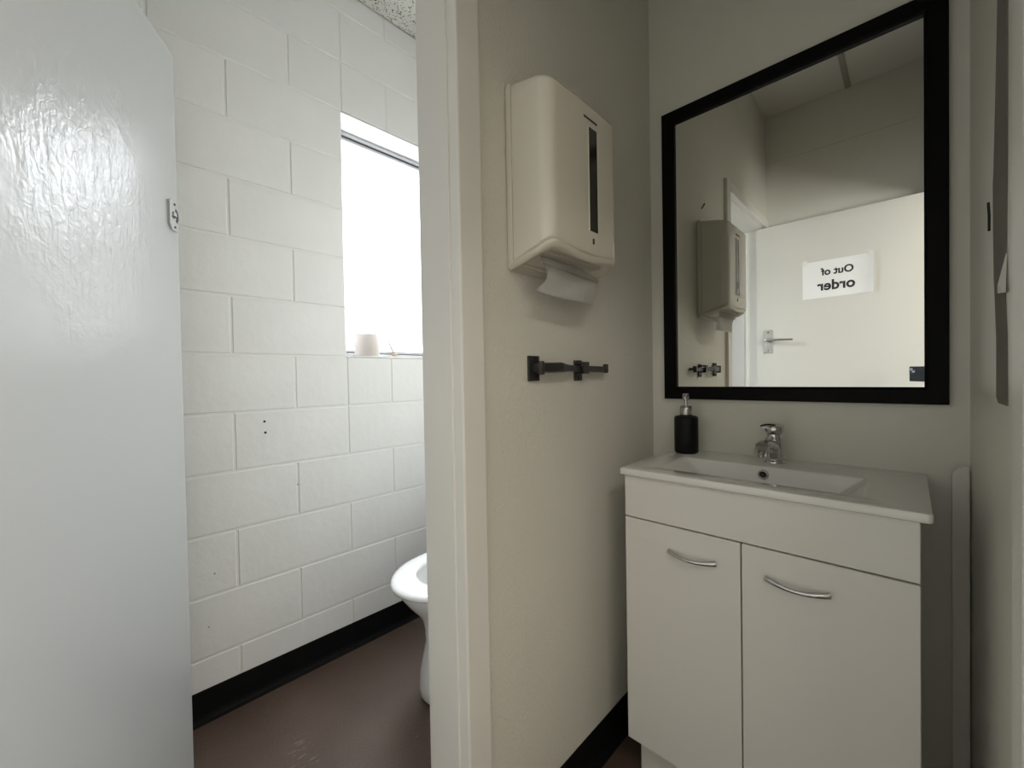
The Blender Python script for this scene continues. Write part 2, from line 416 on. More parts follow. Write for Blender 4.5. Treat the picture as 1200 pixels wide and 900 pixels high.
o = link('torn_flake', bm, M['chip'], rw); o['label'] = 'small white flake of torn wall lining'

# ------------------------------------------------------------------ door linings and architraves
def lining(name, xa, xb, y0, y1, ztop, axis_in, faces, far_w):
    """doorway in a wall spanning xa..xb; faces = list of (x_from, x_to) architraves"""
    r = sempty(name, (0, 0, 0))
    t = .02
    for b in ((xa, xb, y1, y1+t, 0, ztop+t), (xa, xb, y0-t, y0, 0, ztop+t)):
        box('jamb', b, M['trim'], r, bev=.0015)
    box('head_jamb', (xa, xb, y0, y1, ztop, ztop+t), M['trim'], r, bev=.0015)
    for (fa, fb, w0, w1) in faces:
        box('architrave', (fa, fb, y1+.004, y1+.004+w1, 0, ztop+.004+.052), M['trim'], r, bev=.004, seg=2)
        box('architrave', (fa, fb, y0-.004-w0, y0-.004, 0, ztop+.004+.052), M['trim'], r, bev=.004, seg=2)
        box('head_architrave', (fa, fb, y0-.004+.0003, y1+.004-.0003, ztop+.004, ztop+.004+.052), M['trim'], r, bev=.004, seg=2)
    return r
t1 = lining('trim_1', XPB-.004, XP-.013, DY0, DY1, DZ, 1, [(XP-.016, XP+.015, .044, .062), (XPB-.018, XPB+.004-.006, .044, .062)], 0)
t2 = lining('trim_2', XR-.001, XR+.101, EY0, EY1, DZ, -1, [(XR-.016, XR-.0002, .072, .066), (XR+.1002, XR+.115, .06, .06)], 0)

# ------------------------------------------------------------------ skirtings: coved black vinyl
def skirt(name, p0, p1, nrm, h=.10, seam=None):
    """p0->p1 along the wall foot, nrm = into the room"""
    p0 = Vector((*p0, 0)); p1 = Vector((*p1, 0)); n = Vector((*nrm, 0))
    root = sempty(name, (0, 0, 0))
    cuts = [0.0] + [s for s in (seam or [])] + [1.0]
    prof = [(0.0, 0.0), (0.0, h), (.0025, h), (.0035, h-.003), (.0035, .022), (.006, .012), (.012, .0045), (.022, .0015), (.022, 0)]
    for a, b in zip(cuts[:-1], cuts[1:]):
        A, B = p0.lerp(p1, a), p0.lerp(p1, b)
        d = (B-A).normalized()
        if a > 0: A = A + d*.0008
        if b < 1: B = B - d*.0008
        bm = bmesh.new()
        loft(bm, [[P_ + n*(u+.0003) + Vector((0, 0, v+.0003)) for u, v in prof] for P_ in (A, B)])
        link('skirting_strip', bm, M['vinyl_black'], root)
    return root
skirt('baseboard_window', (XB, YB+.002), (XB, YM-.002), (1, 0), seam=[(0.760-YB)/(YM-YB)])
skirt('baseboard_partition', (XP, DY1+.068), (XP, YM-.002), (1, 0))
skirt('baseboard_mirror', (XP+.006, YM), (XR-.006, YM), (0, -1))
skirt('baseboard_right', (XR, EY1+.075), (XR, YM-.002), (-1, 0))
skirt('baseboard_cistern', (XB+.006, YM), (XPB-.006, YM), (0, -1))
skirt('baseboard_inner', (XPB, DY1+.068), (XPB, YM-.002), (-1, 0))

# ------------------------------------------------------------------ left door (open into the toilet room)
HX, HY = -0.765, -0.190
ang = math.atan2(.200-HY, -1.441-HX)
dl = sempty('door_1', (HX, HY, 0), ang)
box('door_leaf', (.004, .778, 0, .038, .012, 1.990), M['door'], dl, bev=.0012)
# privacy indicator plate: local -y is the face towards the camera
bm = bmesh.new()
x0, x1, z0, z1 = .722, .772, 1.508, 1.584
out = [(x0, z0+.014), (x0+.012, z0), (x1-.012, z0), (x1, z0+.014), (x1, z1-.004), (x1-.004, z1), (x0+.004, z1), (x0, z1-.004)]
loft(bm, [[Vector((x, y, z)) for x, z in out] for y in (0.0, -.006)])
ip = link('indicator_plate', bm, M['satin'], dl)
cx, cz = .748, 1.549
bm = bmesh.new()
for k in range(9):
    a0, a1 = radians(-60+15*k), radians(-60+15*(k+1))
    q = [(cx+.018*cos(a0), cz+.020*sin(a0)), (cx+.018*cos(a1), cz+.020*sin(a1)), (cx+.0105*cos(a1), cz+.012*sin(a1)), (cx+.0105*cos(a0), cz+.012*sin(a0))]
    loft(bm, [[Vector((x, y_, z)) for x, z in q] for y_ in (-.0055, -.0066)])
link('indicator_slot', bm, M['dark'], ip)
bm = bmesh.new()
loft(bm, [ring(Vector((cx-.003, y, cz)), Vector((.0085, 0, 0)), Vector((0, 0, .0095)), 16) for y in (-.006, -.0085)])
link('turn_disc', bm, M['satin'], ip)
bm = bmesh.new(); add_box(bm, cx-.0085, cx+.0025, -.0095, -.0083, cz-.0065, cz-.0035); link('coin_slot', bm, M['dark'], ip)
for dz in (-.031, .029):
    bm = bmesh.new(); loft(bm, [ring(Vector((cx, y, cz+dz)), Vector((.0032, 0, 0)), Vector((0, 0, .0032)), 10) for y in (-.006, -.0072)])
    link('screw', bm, M['gap'], ip)
# hinges
for z in (.22, 1.0, 1.78):
    bm = bmesh.new(); lathe(bm, [(.0055, z-.045), (.0055, z+.045)], (0, .002, 0), 12); link('hinge', bm, M['satin'], dl, smooth=True, auto=40)

# ------------------------------------------------------------------ entrance door (open 90 degrees, behind the camera; seen in the mirror)
FY = -0.150      # its front face
de = sempty('door_2', (XR-.006, FY, 0), 0)
box('door_leaf', (-.780, 0, -.037, 0, .012, 1.988), M['door_sign'], de, bev=.0012)
hp = box('handle_plate', (-.742, -.694, 0, .007, 1.225, 1.365), M['satin'], de, bev=.002)
bm = bmesh.new(); tube(bm, [(-.718, .005, 1.300), (-.718, .048, 1.300)], .009, 14); link('handle_spindle', bm, M['satin'], hp, smooth=True, auto=40)
bm = bmesh.new(); tube(bm, [(-.728, .047, 1.300), (-.716, .050, 1.301), (-.65, .050, 1.300), (-.585, .048, 1.297)], [.009, .0095, .0085, .0075], 14, flat=.75)
link('lever', bm, M['satin'], hp, smooth=True, auto=50)
for z in (1.24, 1.35):
    bm = bmesh.new(); loft(bm, [ring(Vector((-.718, y, z)), Vector((.004, 0, 0)), Vector((0, 0, .004)), 10) for y in (.007, .0082)]); link('screw', bm, M['gap'], hp)
box('latch', (-.7815, -.7795, -.027, -.011, 1.285, 1.325), M['satin'], de)
for z in (.22, 1.0, 1.78):
    bm = bmesh.new(); lathe(bm, [(.0055, z-.045), (.0055, z+.045)], (.002, -.040, 0), 12); link('hinge', bm, M['satin'], de, smooth=True, auto=40)

# sign taped to the entrance door
sx0, sx1, sz0, sz1 = -.452, -.140, 1.524, 1.732
sg = empty('paper_sign', 'white A4 paper sign reading Out of order taped to the open cream door', 'sign', ((sx0+sx1)/2, FY, (sz0+sz1)/2))
W2, H2 = (sx1-sx0)/2, (sz1-sz0)/2
bm = bmesh.new()
def curl(u, v): # u -1..1 (+x), v -1..1 ; the +x edge stands off the door
    t = max(0, (u-.35)/.65); return .0016 + .0006*u + .020*t*t*(1-.25*abs(v-.1))
NX = 24
g = [[bm.verts.new((W2*(-1+2*i/NX), curl(-1+2*i/NX, -1+2*j/6), H2*(-1+2*j/6))) for j in range(7)] for i in range(NX+1)]
for i in range(NX):
    for j in range(6): bm.faces.new((g[i][j], g[i+1][j], g[i+1][j+1], g[i][j+1]))
link('sheet', bm, M['paper'], sg)
def lettering(txt, size, cx, cz, parent, width=None, off=.0):
    c = bpy.data.curves.new('lettering', 'FONT'); c.body = txt; c.size = size; c.align_x = 'CENTER'; c.offset = off; c.extrude = .0002; c.resolution_u = 4
    t = bpy.data.objects.new('tmp', c); COL.objects.link(t)
    bpy.context.view_layer.update()
    me = bpy.data.meshes.new_from_object(t.evaluated_get(bpy.context.evaluated_depsgraph_get()))
    bpy.data.objects.remove(t, do_unlink=True)
    xs_ = [v.co.x for v in me.vertices]; w0 = max(xs_)-min(xs_)
    k = width/w0 if width else 1
    # reader stands at +y looking to -y: text x runs towards -x
    me.transform(Matrix(((-k, 0, 0, cx), (0, 0, 1, 0), (0, 1, 0, cz), (0, 0, 0, 1))))
    for v in me.vertices: v.co.y += curl(v.co.x/W2, v.co.z/H2) + .0006
    me.materials.clear(); me.materials.append(M['ink'])
    o = bpy.data.objects.new('lettering', me); COL.objects.link(o); o.parent = parent
    return o
lettering('Out of', .056, .004, .022, sg, .145, .0016)
lettering('order', .076, -.002, -.062, sg, .168, .0022)
for (x, z) in ((-W2+.012, H2-.004), (W2-.012, H2-.002)):
    bm = bmesh.new(); yb = curl(x/W2, z/H2)
    vs = [bm.verts.new(p) for p in ((x-.012, yb+.0006, z-.012), (x+.012, yb+.0006, z-.012), (x+.010, .0008, z+.016), (x-.010, .0008, z+.016))]
    bm.faces.new(vs); link('tape', bm, M['chip'], sg)

# ------------------------------------------------------------------ vanity cabinet, basin top
vx0, vx1, vy0, vy1 = -.556, .012, 1.012, YM-.002
va = empty('vanity_cabinet', 'white two-door vanity cabinet standing under the basin against the mirror wall', 'cabinet', ((vx0+vx1)/2, (vy0+vy1)/2, 0))
ox, oy = (vx0+vx1)/2, (vy0+vy1)/2
def vb(name, b, m, parent=va, bev=0.0, **k):
    return box(name, (b[0]-ox, b[1]-ox, b[2]-oy, b[3]-oy, b[4], b[5]), m, parent, bev=bev, **k)
vb('side_panel', (vx0+.0005, vx0+.0165, vy0+.019, vy1-.001, .122, .837), M['cabinet'], bev=.0008)
vb('side_panel', (vx1-.0165, vx1-.0005, vy0+.019, vy1-.001, .122, .837), M['cabinet'], bev=.0008)
vb('bottom_panel', (vx0+.017, vx1-.017, vy0+.019, vy1-.001, .122, .138), M['cabinet'])
vb('shadow_gap', (vx0+.003, vx1-.003, vy0+.0162, vy0+.0188, .126, .835), M['gap'])
vb('fascia', (vx0, vx1, vy0, vy0+.016, .7285, .838), M['cabinet'], bev=.0012)
vb('kickboard', (vx0+.014, vx1-.014, vy0+.045, vy1-.03, .0005, .122), M['cabinet'], bev=.001)
split = -.274
handles = ((-.435, -.326), (-.225, -.115))
for k, (a, b) in enumerate(((vx0, split-.0015), (split+.0015, vx1))):
    dr = vb('door', (a, b, vy0, vy0+.016, .124, .7250), M['cabinet'], bev=.0012)
    h0, h1 = handles[k]; zc = .664
    bm = bmesh.new(); pts = []; rr = []
    for i in range(17):
        t = i/16; s = sin(pi*t)
        pts.append((h0+(h1-h0)*t-ox, vy0-.004-.013*s**.8-oy, zc+.001-.006*s))
        rr.append(.0036+.0022*abs(1-2*t)**2)
    tube(bm, pts, rr, 10, flat=1.25)
    for hx in (h0+.007, h1-.007):
        tube(bm, [(hx-ox, vy0-oy, zc-.001), (hx-ox, vy0-.007-oy, zc-.001)], .0045, 10)
    link('door_handle', bm, M['chrome'], dr, smooth=True, auto=50)['label'] = 'bowed chrome bar handle'

# basin top: slab with sunken trough, one mesh
bt = empty('wash_basin', 'white ceramic wash basin slab with a wide shallow trough resting on the vanity', 'basin', ((-.568+.028)/2, (1.002+YM)/2, .838))
bx0, bx1, by0, by1, bz0, bz1 = -.568, .028, 1.002, YM-.0015, .838, .857
qx, qy, qz = (bx0+bx1)/2, (by0+by1)/2, .838
def rrect(x0, x1, y0, y1, r, z, n=6):
    pts = []
    for cxx, cyy, a in ((x1-r, y0+r, -90), (x1-r, y1-r, 0), (x0+r, y1-r, 90), (x0+r, y0+r, 180)):
        for i in range(n+1):
            t = radians(a+90*i/n); pts.append(Vector((cxx+r*cos(t)-qx, cyy+r*sin(t)-qy, z-qz)))
    return pts
ix0, ix1, iy0, iy1 = -.492, -.068, 1.064, 1.256
rings_ = [rrect(bx0+.006, bx1-.006, by0+.006, by1, .006, bz0),
          rrect(bx0+.001, bx1-.001, by0+.001, by1, .007, bz0+.002),
          rrect(bx0, bx1, by0, by1, .008, bz0+.005),
          rrect(bx0, bx1, by0, by1, .008, bz1-.005),
          rrect(bx0+.0015, bx1-.0015, by0+.0015, by1, .008, bz1-.0012),
          rrect(bx0+.005, bx1-.005, by0+.005, by1, .006, bz1+.0002),
          rrect(ix0-.004, ix1+.004, iy0-.004, iy1+.004, .010, bz1),
          rrect(ix0, ix1, iy0, iy1, .010, bz1-.0018),
          rrect(ix0+.004, ix1-.006, iy0+.002, iy1-.002, .012, bz1-.007),
          rrect(ix0+.085, ix1-.085, iy0+.012, iy1-.012, .022, bz1-.085),
          rrect(ix0+.105, ix1-.105, iy0+.025, iy1-.025, .022, bz1-.098),
          rrect(ix0+.18, ix1-.18, iy0+.07, iy1-.07, .015, bz1-.101)]
bm = bmesh.new(); loft(bm, rings_, cap0=False, cap1=True)
link('slab', bm, M['ceramic'], bt, smooth=True, auto=35)
# overflow ring in the back wall of the trough
ovx, ovz = -.283, .835
ovy = iy1-.006
bm = bmesh.new(); prof = []
for rr_, yy in ((.0125, .004), (.0125, -.003), (.0105, -.0045), (.008, -.003), (.0075, .004)):
    prof.append(ring(Vector((ovx-qx, ovy+yy-qy, ovz-qz)), Vector((rr_, 0, 0)), Vector((0, 0, rr_)), 24))
loft(bm, prof, False, False)
link('overflow_ring', bm, M['chrome'], bt, smooth=True)
bm = bmesh.new(); loft(bm, [ring(Vector((ovx-qx, ovy+y-qy, ovz-qz)), Vector((.0078, 0, 0)), Vector((0, 0, .0078)), 20) for y in (-.001, .003)])
link('overflow_hole', bm, M['dark'], bt)
bm = bmesh.new(); lathe(bm, [(.022, .0), (.022, .003), (.019, .0045), (.006, .0045)], (ovx-qx, (iy0+iy1)/2-qy, bz1-.101-qz), 24)
link('plug_waste', bm, M['chrome'], bt, smooth=True, auto=40)

# ------------------------------------------------------------------ mixer tap
tp = empty('basin_mixer_tap', 'chrome single lever mixer tap standing behind the basin trough', 'tap', (-.272, 1.325, .857), radians(-6))
bm = bmesh.new(); lathe(bm, [(.0265, 0), (.027, .003), (.0245, .0075), (.0225, .009)], (0, 0, 0), 32); link('base_ring', bm, M['chrome'], tp, smooth=True, auto=40)
bm = bmesh.new()
rs = []
for z, yc, rx, ry in ((.008, 0, .0240, .0230), (.022, -.001, .0232, .0225), (.045, -.004, .0215, .0210), (.058, -.005, .0215, .0210), (.066, -.004, .0205, .0200), (.072, -.003, .0165, .0165), (.080, -.002, .0165, .0165)):
    rs.append(ring(Vector((0, yc, z)), Vector((rx, 0, 0)), Vector((0, ry, 0)), 28))
loft(bm, rs)
# spout
sp = []
for y, z, rx, rz in ((.0, .040, .018, .022), (-.025, .047, .0175, .0185), (-.050, .054, .0165, .0150), (-.070, .056, .0165, .0140), (-.086, .053, .0165, .0135)):
    sp.append(ring(Vector((0, y, z)), Vector((rx, 0, 0)), Vector((0, -.15*rz, rz)), 24))
loft(bm, sp)
link('body', bm, M['chrome'], tp, smooth=True, auto=60)
bm = bmesh.new()
loft(bm, [ring(Vector((0, -.086+dy, .050+dz)), Vector((r_, 0, 0)), Vector((0, r_*.8, r_*.6)), 22) for dy, dz, r_ in ((.008, .012, .010), (.002, .006, .0175), (-.004, -.004, .0180), (-.009, -.012, .0168), (-.0085, -.0125, .010))])
link('aerator', bm, M['chrome'], tp, smooth=True, auto=50)
bm = bmesh.new()
lathe(bm, [(.0175, .078), (.0225, .086), (.0230, .097), (.019, .104), (.006, .1065)], (0, -.001, 0), 28)
lv = []
for y, z, rx, rz in ((.024, .095, .014, .005), (.010, .099, .0215, .0090), (-.020, .1035, .0215, .0085), (-.044, .1055, .0180, .0060), (-.062, .1045, .0150, .0038), (-.070, .1030, .0100, .0018)):
    lv.append(ring(Vector((0, y, z)), Vector((rx, 0, 0)), Vector((0, 0, rz)), 20))
loft(bm, lv)
link('lever', bm, M['chrome'], tp, smooth=True, auto=60)
bm = bmesh.new(); loft(bm, [ring(Vector((0, y, .091)), Vector((.0035, 0, 0)), Vector((0, 0, .0035)), 12) for y in (-.0205, -.0225)]); link('indicator_dot', bm, M['dark'], tp)

# ------------------------------------------------------------------ soap bottle
sb = empty('soap_dispenser', 'matt black pump soap bottle standing on the left back corner of the wash basin', 'soap bottle', (-.512, 1.325, .857))
bm = bmesh.new(); lathe(bm, [(.030, 0), (.034, .003), (.0352, .008), (.0352, .108), (.0335, .114), (.028, .1165), (.016, .117)], n=36); link('bottle', bm, M['bottle'], sb, smooth=True, auto=50)
bm = bmesh.new(); lathe(bm, [(.0175, .117), (.0180, .118), (.0180, .140), (.0168, .142), (.0165, .1432), (.0180, .1445), (.0165, .147), (.007, .148)], n=28); link('collar', bm, M['satin'], sb, smooth=True, auto=40)
bm = bmesh.new(); lathe(bm, [(.0055, .147), (.0055, .165), (.0085, .167), (.0085, .171), (.0055, .172)], n=20); link('stem', bm, M['satin'], sb, smooth=True, auto=40)
bm = bmesh.new(); lathe(bm, [(.0085, .171), (.0100, .173), (.0100, .185), (.0085, .187)], n=22)
tube(bm, [(0, 0, .179), (.008, -.024, .179), (.011, -.034, .176)], [.006, .005, .0035], 10); link('pump_head', bm, M['satin'], sb, smooth=True, auto=40)

# ------------------------------------------------------------------ mirror
mx0, mx1, mz0, mz1 = -.603, .064, 1.023, 1.972
mr = empty('framed_mirror', 'large rectangular mirror in a flat black frame above the basin', 'mirror', ((mx0+mx1)/2, YM, (mz0+mz1)/2))
cxm, czm = (mx0+mx1)/2, (mz0+mz1)/2
fw = .0405; T = .020
bm = bmesh.new()
def fr_ring(ins, y): return [Vector((sx*((mx1-mx0)/2-ins), y, sz*((mz1-mz0)/2-ins))) for sx, sz in ((-1, -1), (1, -1), (1, 1), (-1, 1))]
loft(bm, [fr_ring(0, -.0008), fr_ring(0, -T+.002), fr_ring(.002, -T), fr_ring(fw-.006, -T), fr_ring(fw-.003, -T+.003), fr_ring(fw, -T+.005), fr_ring(fw, -.006), fr_ring(fw, -.0008)], False, False)
link('mirror_frame', bm, M['frame'], mr)
bm = bmesh.new(); add_box(bm, -(mx1-mx0)/2+fw-.004, (mx1-mx0)/2-fw+.004, -.0075, -.003, -(mz1-mz0)/2+fw-.004, (mz1-mz0)/2-fw+.004); link('mirror_glass', bm, M['mirror'], mr)

# ------------------------------------------------------------------ paper towel dispenser on the partition
# local frame: origin on the wall; +x away from wall; y along wall; z up
dy0, dy1 = .672, .952; DD = .122
dp = empty('paper_towel_dispenser', 'cream plastic paper towel dispenser fixed high on the partition wall', 'dispenser', (XP, (dy0+dy1)/2, 1.545))
hy = (dy1-dy0)/2
zb_w, zt_w = 1.355-1.545, 1.752-1.545       # at the wall
def hsec(z, inset=0.0, xa=.020, xf=DD, n=7, rad=.030, bow=.0):
    """horizontal section (open at the back), going round the front"""
    pts = []
    y0_, y1_ = -hy+inset, hy-inset
    xf_ = xf-inset
    pts.append(Vector((xa, y0_, z)))
    for i in range(n+1):
        t = pi/2*i/n; pts.append(Vector((xf_-rad+rad*sin(t), y0_+rad-rad*cos(t), z)))
    for i in range(1, 6):
        s = i/6; pts.append(Vector((xf_+bow*sin(pi*s), y0_+rad+(y1_-y0_-2*rad)*s, z)))
    for i in range(n+1):
        t = pi/2*i/n; pts.append(Vector((xf_-rad+rad*cos(t), y1_-rad+rad*sin(t), z)))
    pts.append(Vector((xa, y1_, z)))
    return pts
bm = bmesh.new()
secs = []
def slope(sec, f):    # shift z according to distance from wall and across front
    return [Vector((p.x, p.y, p.z+f(p))) for p in sec]
bot = 1.360-1.545; top = 1.748-1.545
fb = lambda p: .030*max(0, (p.x-.02)/(DD-.02)) - .006*cos(pi*p.y/hy)*max(0, (p.x-.09)/.03)
secs.append(slope(hsec(bot, .004), fb))
secs.append(slope(hsec(bot+.003), fb))
secs.append(hsec(bot+.07, bow=.002)); secs.append(hsec(0, bow=.003)); secs.append(hsec(top-.03, bow=.002))
ft = lambda p: -.022*max(0, (p.x-.02)/(DD-.02))
secs.append(slope(hsec(top-.008), ft)); secs.append(slope(hsec(top-.002, .003), ft)); secs.append(slope(hsec(top, .010), ft))
R = loft(bm, secs, False, True, closed=True)
cov = link('cover', bm, M['disp'], dp, smooth=True, auto=45)
# back housing: thin strip against the wall
bm = bmesh.new(); add_box(bm, .0005, .0185, -hy-.001, hy+.001, bot-.004, top+.004, .004, 2); link('back_housing', bm, M['disp'], dp, smooth=True, auto=40)
# tray below: sloping underside with curved lip
bm = bmesh.new()
tr = []
for k, (ins, dz, sc_) in enumerate(((.002, .0, 1), (.0, -.004, 1), (.001, -.010, 1), (.006, -.015, 1), (.018, -.010, 1), (.034, .004, 1))):
    tr.append(slope(hsec(bot-.0015+dz, ins, xa=.002 if ins < .015 else .012, rad=.030 if ins < .03 else .012), fb))
loft(bm, tr, True, False, closed=True)
link('tray', bm, M['disp_dark'], dp, smooth=True, auto=60)
# dark throat behind the towel
bm = bmesh.new(); add_box(bm, .028, .085, -hy+.03, hy-.03, bot+.012, bot+.02); link('throat', bm, M['disp_dark'], dp)
# level window and lock slot, small mark
def fpl(name, y0_, y1_, z0_, z1_, m, t=.0012, par=cov, sink=.0):
    bm = bmesh.new(); add_box(bm, DD+.0008-sink, DD+.0028+t-sink, y0_-(dy0+dy1)/2, y1_-(dy0+dy1)/2, z0_-1.545, z1_-1.545, .0006)
    return link(name, bm, m, par)
fpl('level_window', .815, .850, 1.436, 1.671, M['smoke'], 0.0006)
fpl('window_rim', .8125, .8155, 1.434, 1.673, M['disp'], .0016); fpl('window_rim', .8495, .8525, 1.434, 1.673, M['disp'], .0016)
fpl('lock_slot', .798, .852, 1.686, 1.691, M['gap'], .0004)
bm = bmesh.new()
for (a, b, c, d) in ((.829, .835, 1.408, 1.410), (.829, .835, 1.418, 1.420), (.829, .8305, 1.410, 1.418), (.8335, .835, 1.410, 1.418)):
    add_box(bm, DD+.0015, DD+.0028, a-.812, b-.812, c-1.545, d-1.545)
link('maker_mark', bm, M['gap'], cov)
# paper towel hanging out
pt = empty('paper_towel', 'white folded paper towel hanging out of the cream dispenser', 'paper towel', (XP+.06, .81, 1.36))
def sheet(name, rows, m, par):
    bm = bmesh.new(); g = [[bm.verts.new(p) for p in r] for r in rows]
    for a, b in zip(g[:-1], g[1:]):
        for i in range(len(a)-1): bm.faces.new((a[i], a[i+1], b[i+1], b[i]))
    bmesh.ops.solidify(bm, geom=bm.faces[:], thickness=.0006)
    return link(name, bm, m, par, smooth=True)
def P3(x, y, z): return (x-.06, y-.81, z-1.36)
rows = []
for j in range(9):
    t = j/8; row = []
    for i in range(21):
        q = i/20
        ya = .704 + .022*sin(pi*min(1, t*1.1)) - .004*t; yb = .926 - .004*t
        row.append(P3(.074-.012*t+.0025*sin(q*8+t*3), ya+(yb-ya)*q, 1.353-.004*q-.060*t+.003*sin(q*5)*(1-t)-.004*sin(pi*q)*t))
    rows.append(row)
sheet('front_leaf', rows, M['towel'], pt)
rows = []
for j in range(9):
    t = j/8; row = []
    for i in range(21):
        q = i/20
        ya = .699+.018*t**2; yb = .932-.070*t**1.3
        row.append(P3(.083-.026*t+.003*sin(q*6+1), ya+(yb-ya)*q, 1.347+.026*t-.006*q*(1-t)+.003*sin(pi*q)*t))
    rows.append(row)
sheet('folded_leaf', rows, M['towel'], pt)

# ------------------------------------------------------------------ black iron stay on the partition
st = empty('iron_door_stay', 'black iron door stay bar fixed to the partition wall below the towel dispenser', 'door stay', (XP, .75, 1.125))
def sbx(name, b, m=M['iron'], par=st, bev=.0015):
    return box(name, (b[0], b[1], b[2]-.75, b[3]-.75, b[4]-1.125, b[5]-1.125), m, par, bev=bev)
sbx('wall_plate', (.0003, .006, .732, .772, 1.094, 1.154))
bm = bmesh.new(); lathe(bm, [(.0085, -.016), (.0095, -.012), (.0095, .012), (.0085, .016)], (.022, .006, 0), 16); add_box(bm, .004, .024, -.006, .014, -.011, .011, .002)
link('pivot', bm, M['iron'], st, smooth=True, auto=40)
bm = bmesh.new()
path = [(.024, .006, .001), (.026, .05, .001), (.027, .085, .002), (.025, .095, .001), (.022, .12, 0), (.020, .17, -.001), (.020, .24, -.002), (.021, .30, -.003)]
wd = [.012, .0125, .0125, .0115, .0085, .0080, .0085, .0085]
loft(bm, [[Vector((x+a*.0042, y, z+b*w_)) for a, b in ((-1, -1), (1, -.8), (1, .8), (-1, 1))] for (x, y, z), w_ in zip(path, wd)])
link('arm', bm, M['iron'], st)
sbx('keeper_plate', (.0003, .005, .918, .953, 1.092, 1.147))
bm = bmesh.new()
for z in (-.0145, .0105): add_box(bm, .004, .030, .172, .198, z, z+.006, .001)
add_box(bm, .026, .032, .172, .198, -.0145, .0165, .001)
link('keeper_staple', bm, M['iron'], st)
bm = bmesh.new(); lathe(bm, [(.006, -.013), (.0075, -.010), (.0075, .009), (.006, .012)], (.022, .296, 0), 14); add_box(bm, .0, .022, .290, .302, -.006, .005, .001)
link('end_stud', bm, M['iron'], st, smooth=True, auto=40)
for (y, z) in ((.742, 1.101), (.762, 1.101), (.742, 1.147), (.762, 1.147), (.935, 1.099), (.935, 1.141)):
    bm = bmesh.new(); loft(bm, [ring(Vector((x, y-.75, z-1.125)), Vector((0, r_, 0)), Vector((0, 0, r_)), 10) for x, r_ in ((.004, .0042), (.0075, .0038), (.0085, .002))])
    link('screw', bm, M['iron'], st, smooth=True)

# small hook above the dispenser (seen in the mirror)
hk = bmesh.new(); tube(hk, [(0, .012, -.014), (.002, .006, -.006), (.004, -.001, .002), (.005, -.007, .009), (.005, -.010, .014)], [.0022, .0026, .0032, .0038, .0024], 8)
h = link('wall_hook', hk, M['iron'], None, smooth=True, loc=(XP+.003, .885, 1.83)); tag(h, 'small black hook on the partition wall just above the towel dispenser, seen in the mirror', 'hook')

# ------------------------------------------------------------------ toilet
tx, ty0 = -1.165, .675
to = empty('toilet', 'white porcelain toilet with open seat ring beyond the doorway jamb', 'toilet', (tx, ty0+.35, 0))
def egg(z, hw, yf, yb, n=40, p=1.0, oy_=ty0+.35, narrow=.0):
    pts = []
    yc = yf + (yb-yf)*.52
    for i in range(n):
        t = 2*pi*i/n; c, s = cos(t), sin(t)
        yy = yc + (s*(yb-yc) if s > 0 else s*(yc-yf))
        e = 1 - narrow*max(0, -s)**2
        k = 1.0
        xx = hw*math.copysign(abs(c)**(.82 if s > 0 else 1.0), c)*e
        pts.append(Vector((xx, yy-oy_, z)))
    return pts
bm = bmesh.new()
secs = [egg(z, hw, yf, yb) for z, hw, yf, yb in ((.0005, .120, .795, 1.20), (.02, .125, .783, 1.20), (.05, .125, .780, 1.20), (.10, .118, .785, 1.19), (.15, .105, .795, 1.18),
        (.20, .095, .805, 1.18), (.25, .092, .800, 1.18), (.285, .098, .790, 1.18), (.31, .107, .773, 1.185), (.35, .136, .738, 1.19), (.385, .158, .713, 1.20), (.40, .162, .709, 1.205),
        (.412, .163, .708, 1.205), (.416, .160, .712, 1.20), (.416, .135, .745, 1.135), (.405, .125, .755, 1.125), (.36, .110, .785, 1.10), (.30, .085, .83, 1.05), (.26, .055, .88, .99))]
for k_, sec in enumerate(secs):
    for p_ in sec: p_.x -= .022 if k_ < 9 else .016
loft(bm, secs)
link('bowl', bm, M['porcelain'], to, smooth=True, auto=60)
bm = bmesh.new()
loft(bm, [egg(.420, .174, .688, 1.115), egg(.421, .183, .680, 1.122), egg(.428, .186, .677, 1.124), egg(.436, .182, .681, 1.12), egg(.440, .170, .695, 1.108),
          egg(.440, .132, .750, 1.058), egg(.435, .120, .768, 1.045), egg(.424, .118, .770, 1.043), egg(.420, .122, .765, 1.047), egg(.420, .174, .688, 1.115)], False, False)
link('seat', bm, M['porcelain'], to, smooth=True, auto=60)
oy2 = ty0+.35
bm = bmesh.new()
loft(bm, [[Vector((x*.185, 1.135+.022*q-oy2+ (.0 if z < .5 else .03*(z-.44)), z)) for x, q in ((-s_x, 0), (s_x, 0), (s_x, 1), (-s_x, 1))] for z, s_x in ((.445, .8), (.47, .95), (.65, 1.0), (.78, .9), (.82, .6))])
link('seat_lid', bm, M['porcelain'], to, smooth=True, auto=50)
bm = bmesh.new(); add_box(bm, -.19, .19, 1.215-oy2, YM-.003-oy2, .44, .80, .02, 3); link('cistern', bm, M['porcelain'], to, smooth=True, auto=40)
bm = bmesh.new(); add_box(bm, -.198, .198, 1.205-oy2, YM-.003-oy2, .80, .825, .008, 2); link('cistern_lid', bm, M['porcelain'], to, smooth=True, auto=40)
bm = bmesh.new(); add_box(bm, -.11, .11, 1.15-oy2, YM-.01-oy2, .33, .442, .015, 2); link('cistern_neck', bm, M['porcelain'], to, smooth=True, auto=40)
bm = bmesh.new(); lathe(bm, [(.02, .825), (.02, .83), (.015, .832)], (0, 1.30-oy2, 0), 20); link('flush_button', bm, M['chrome'], to, smooth=True, auto=40)

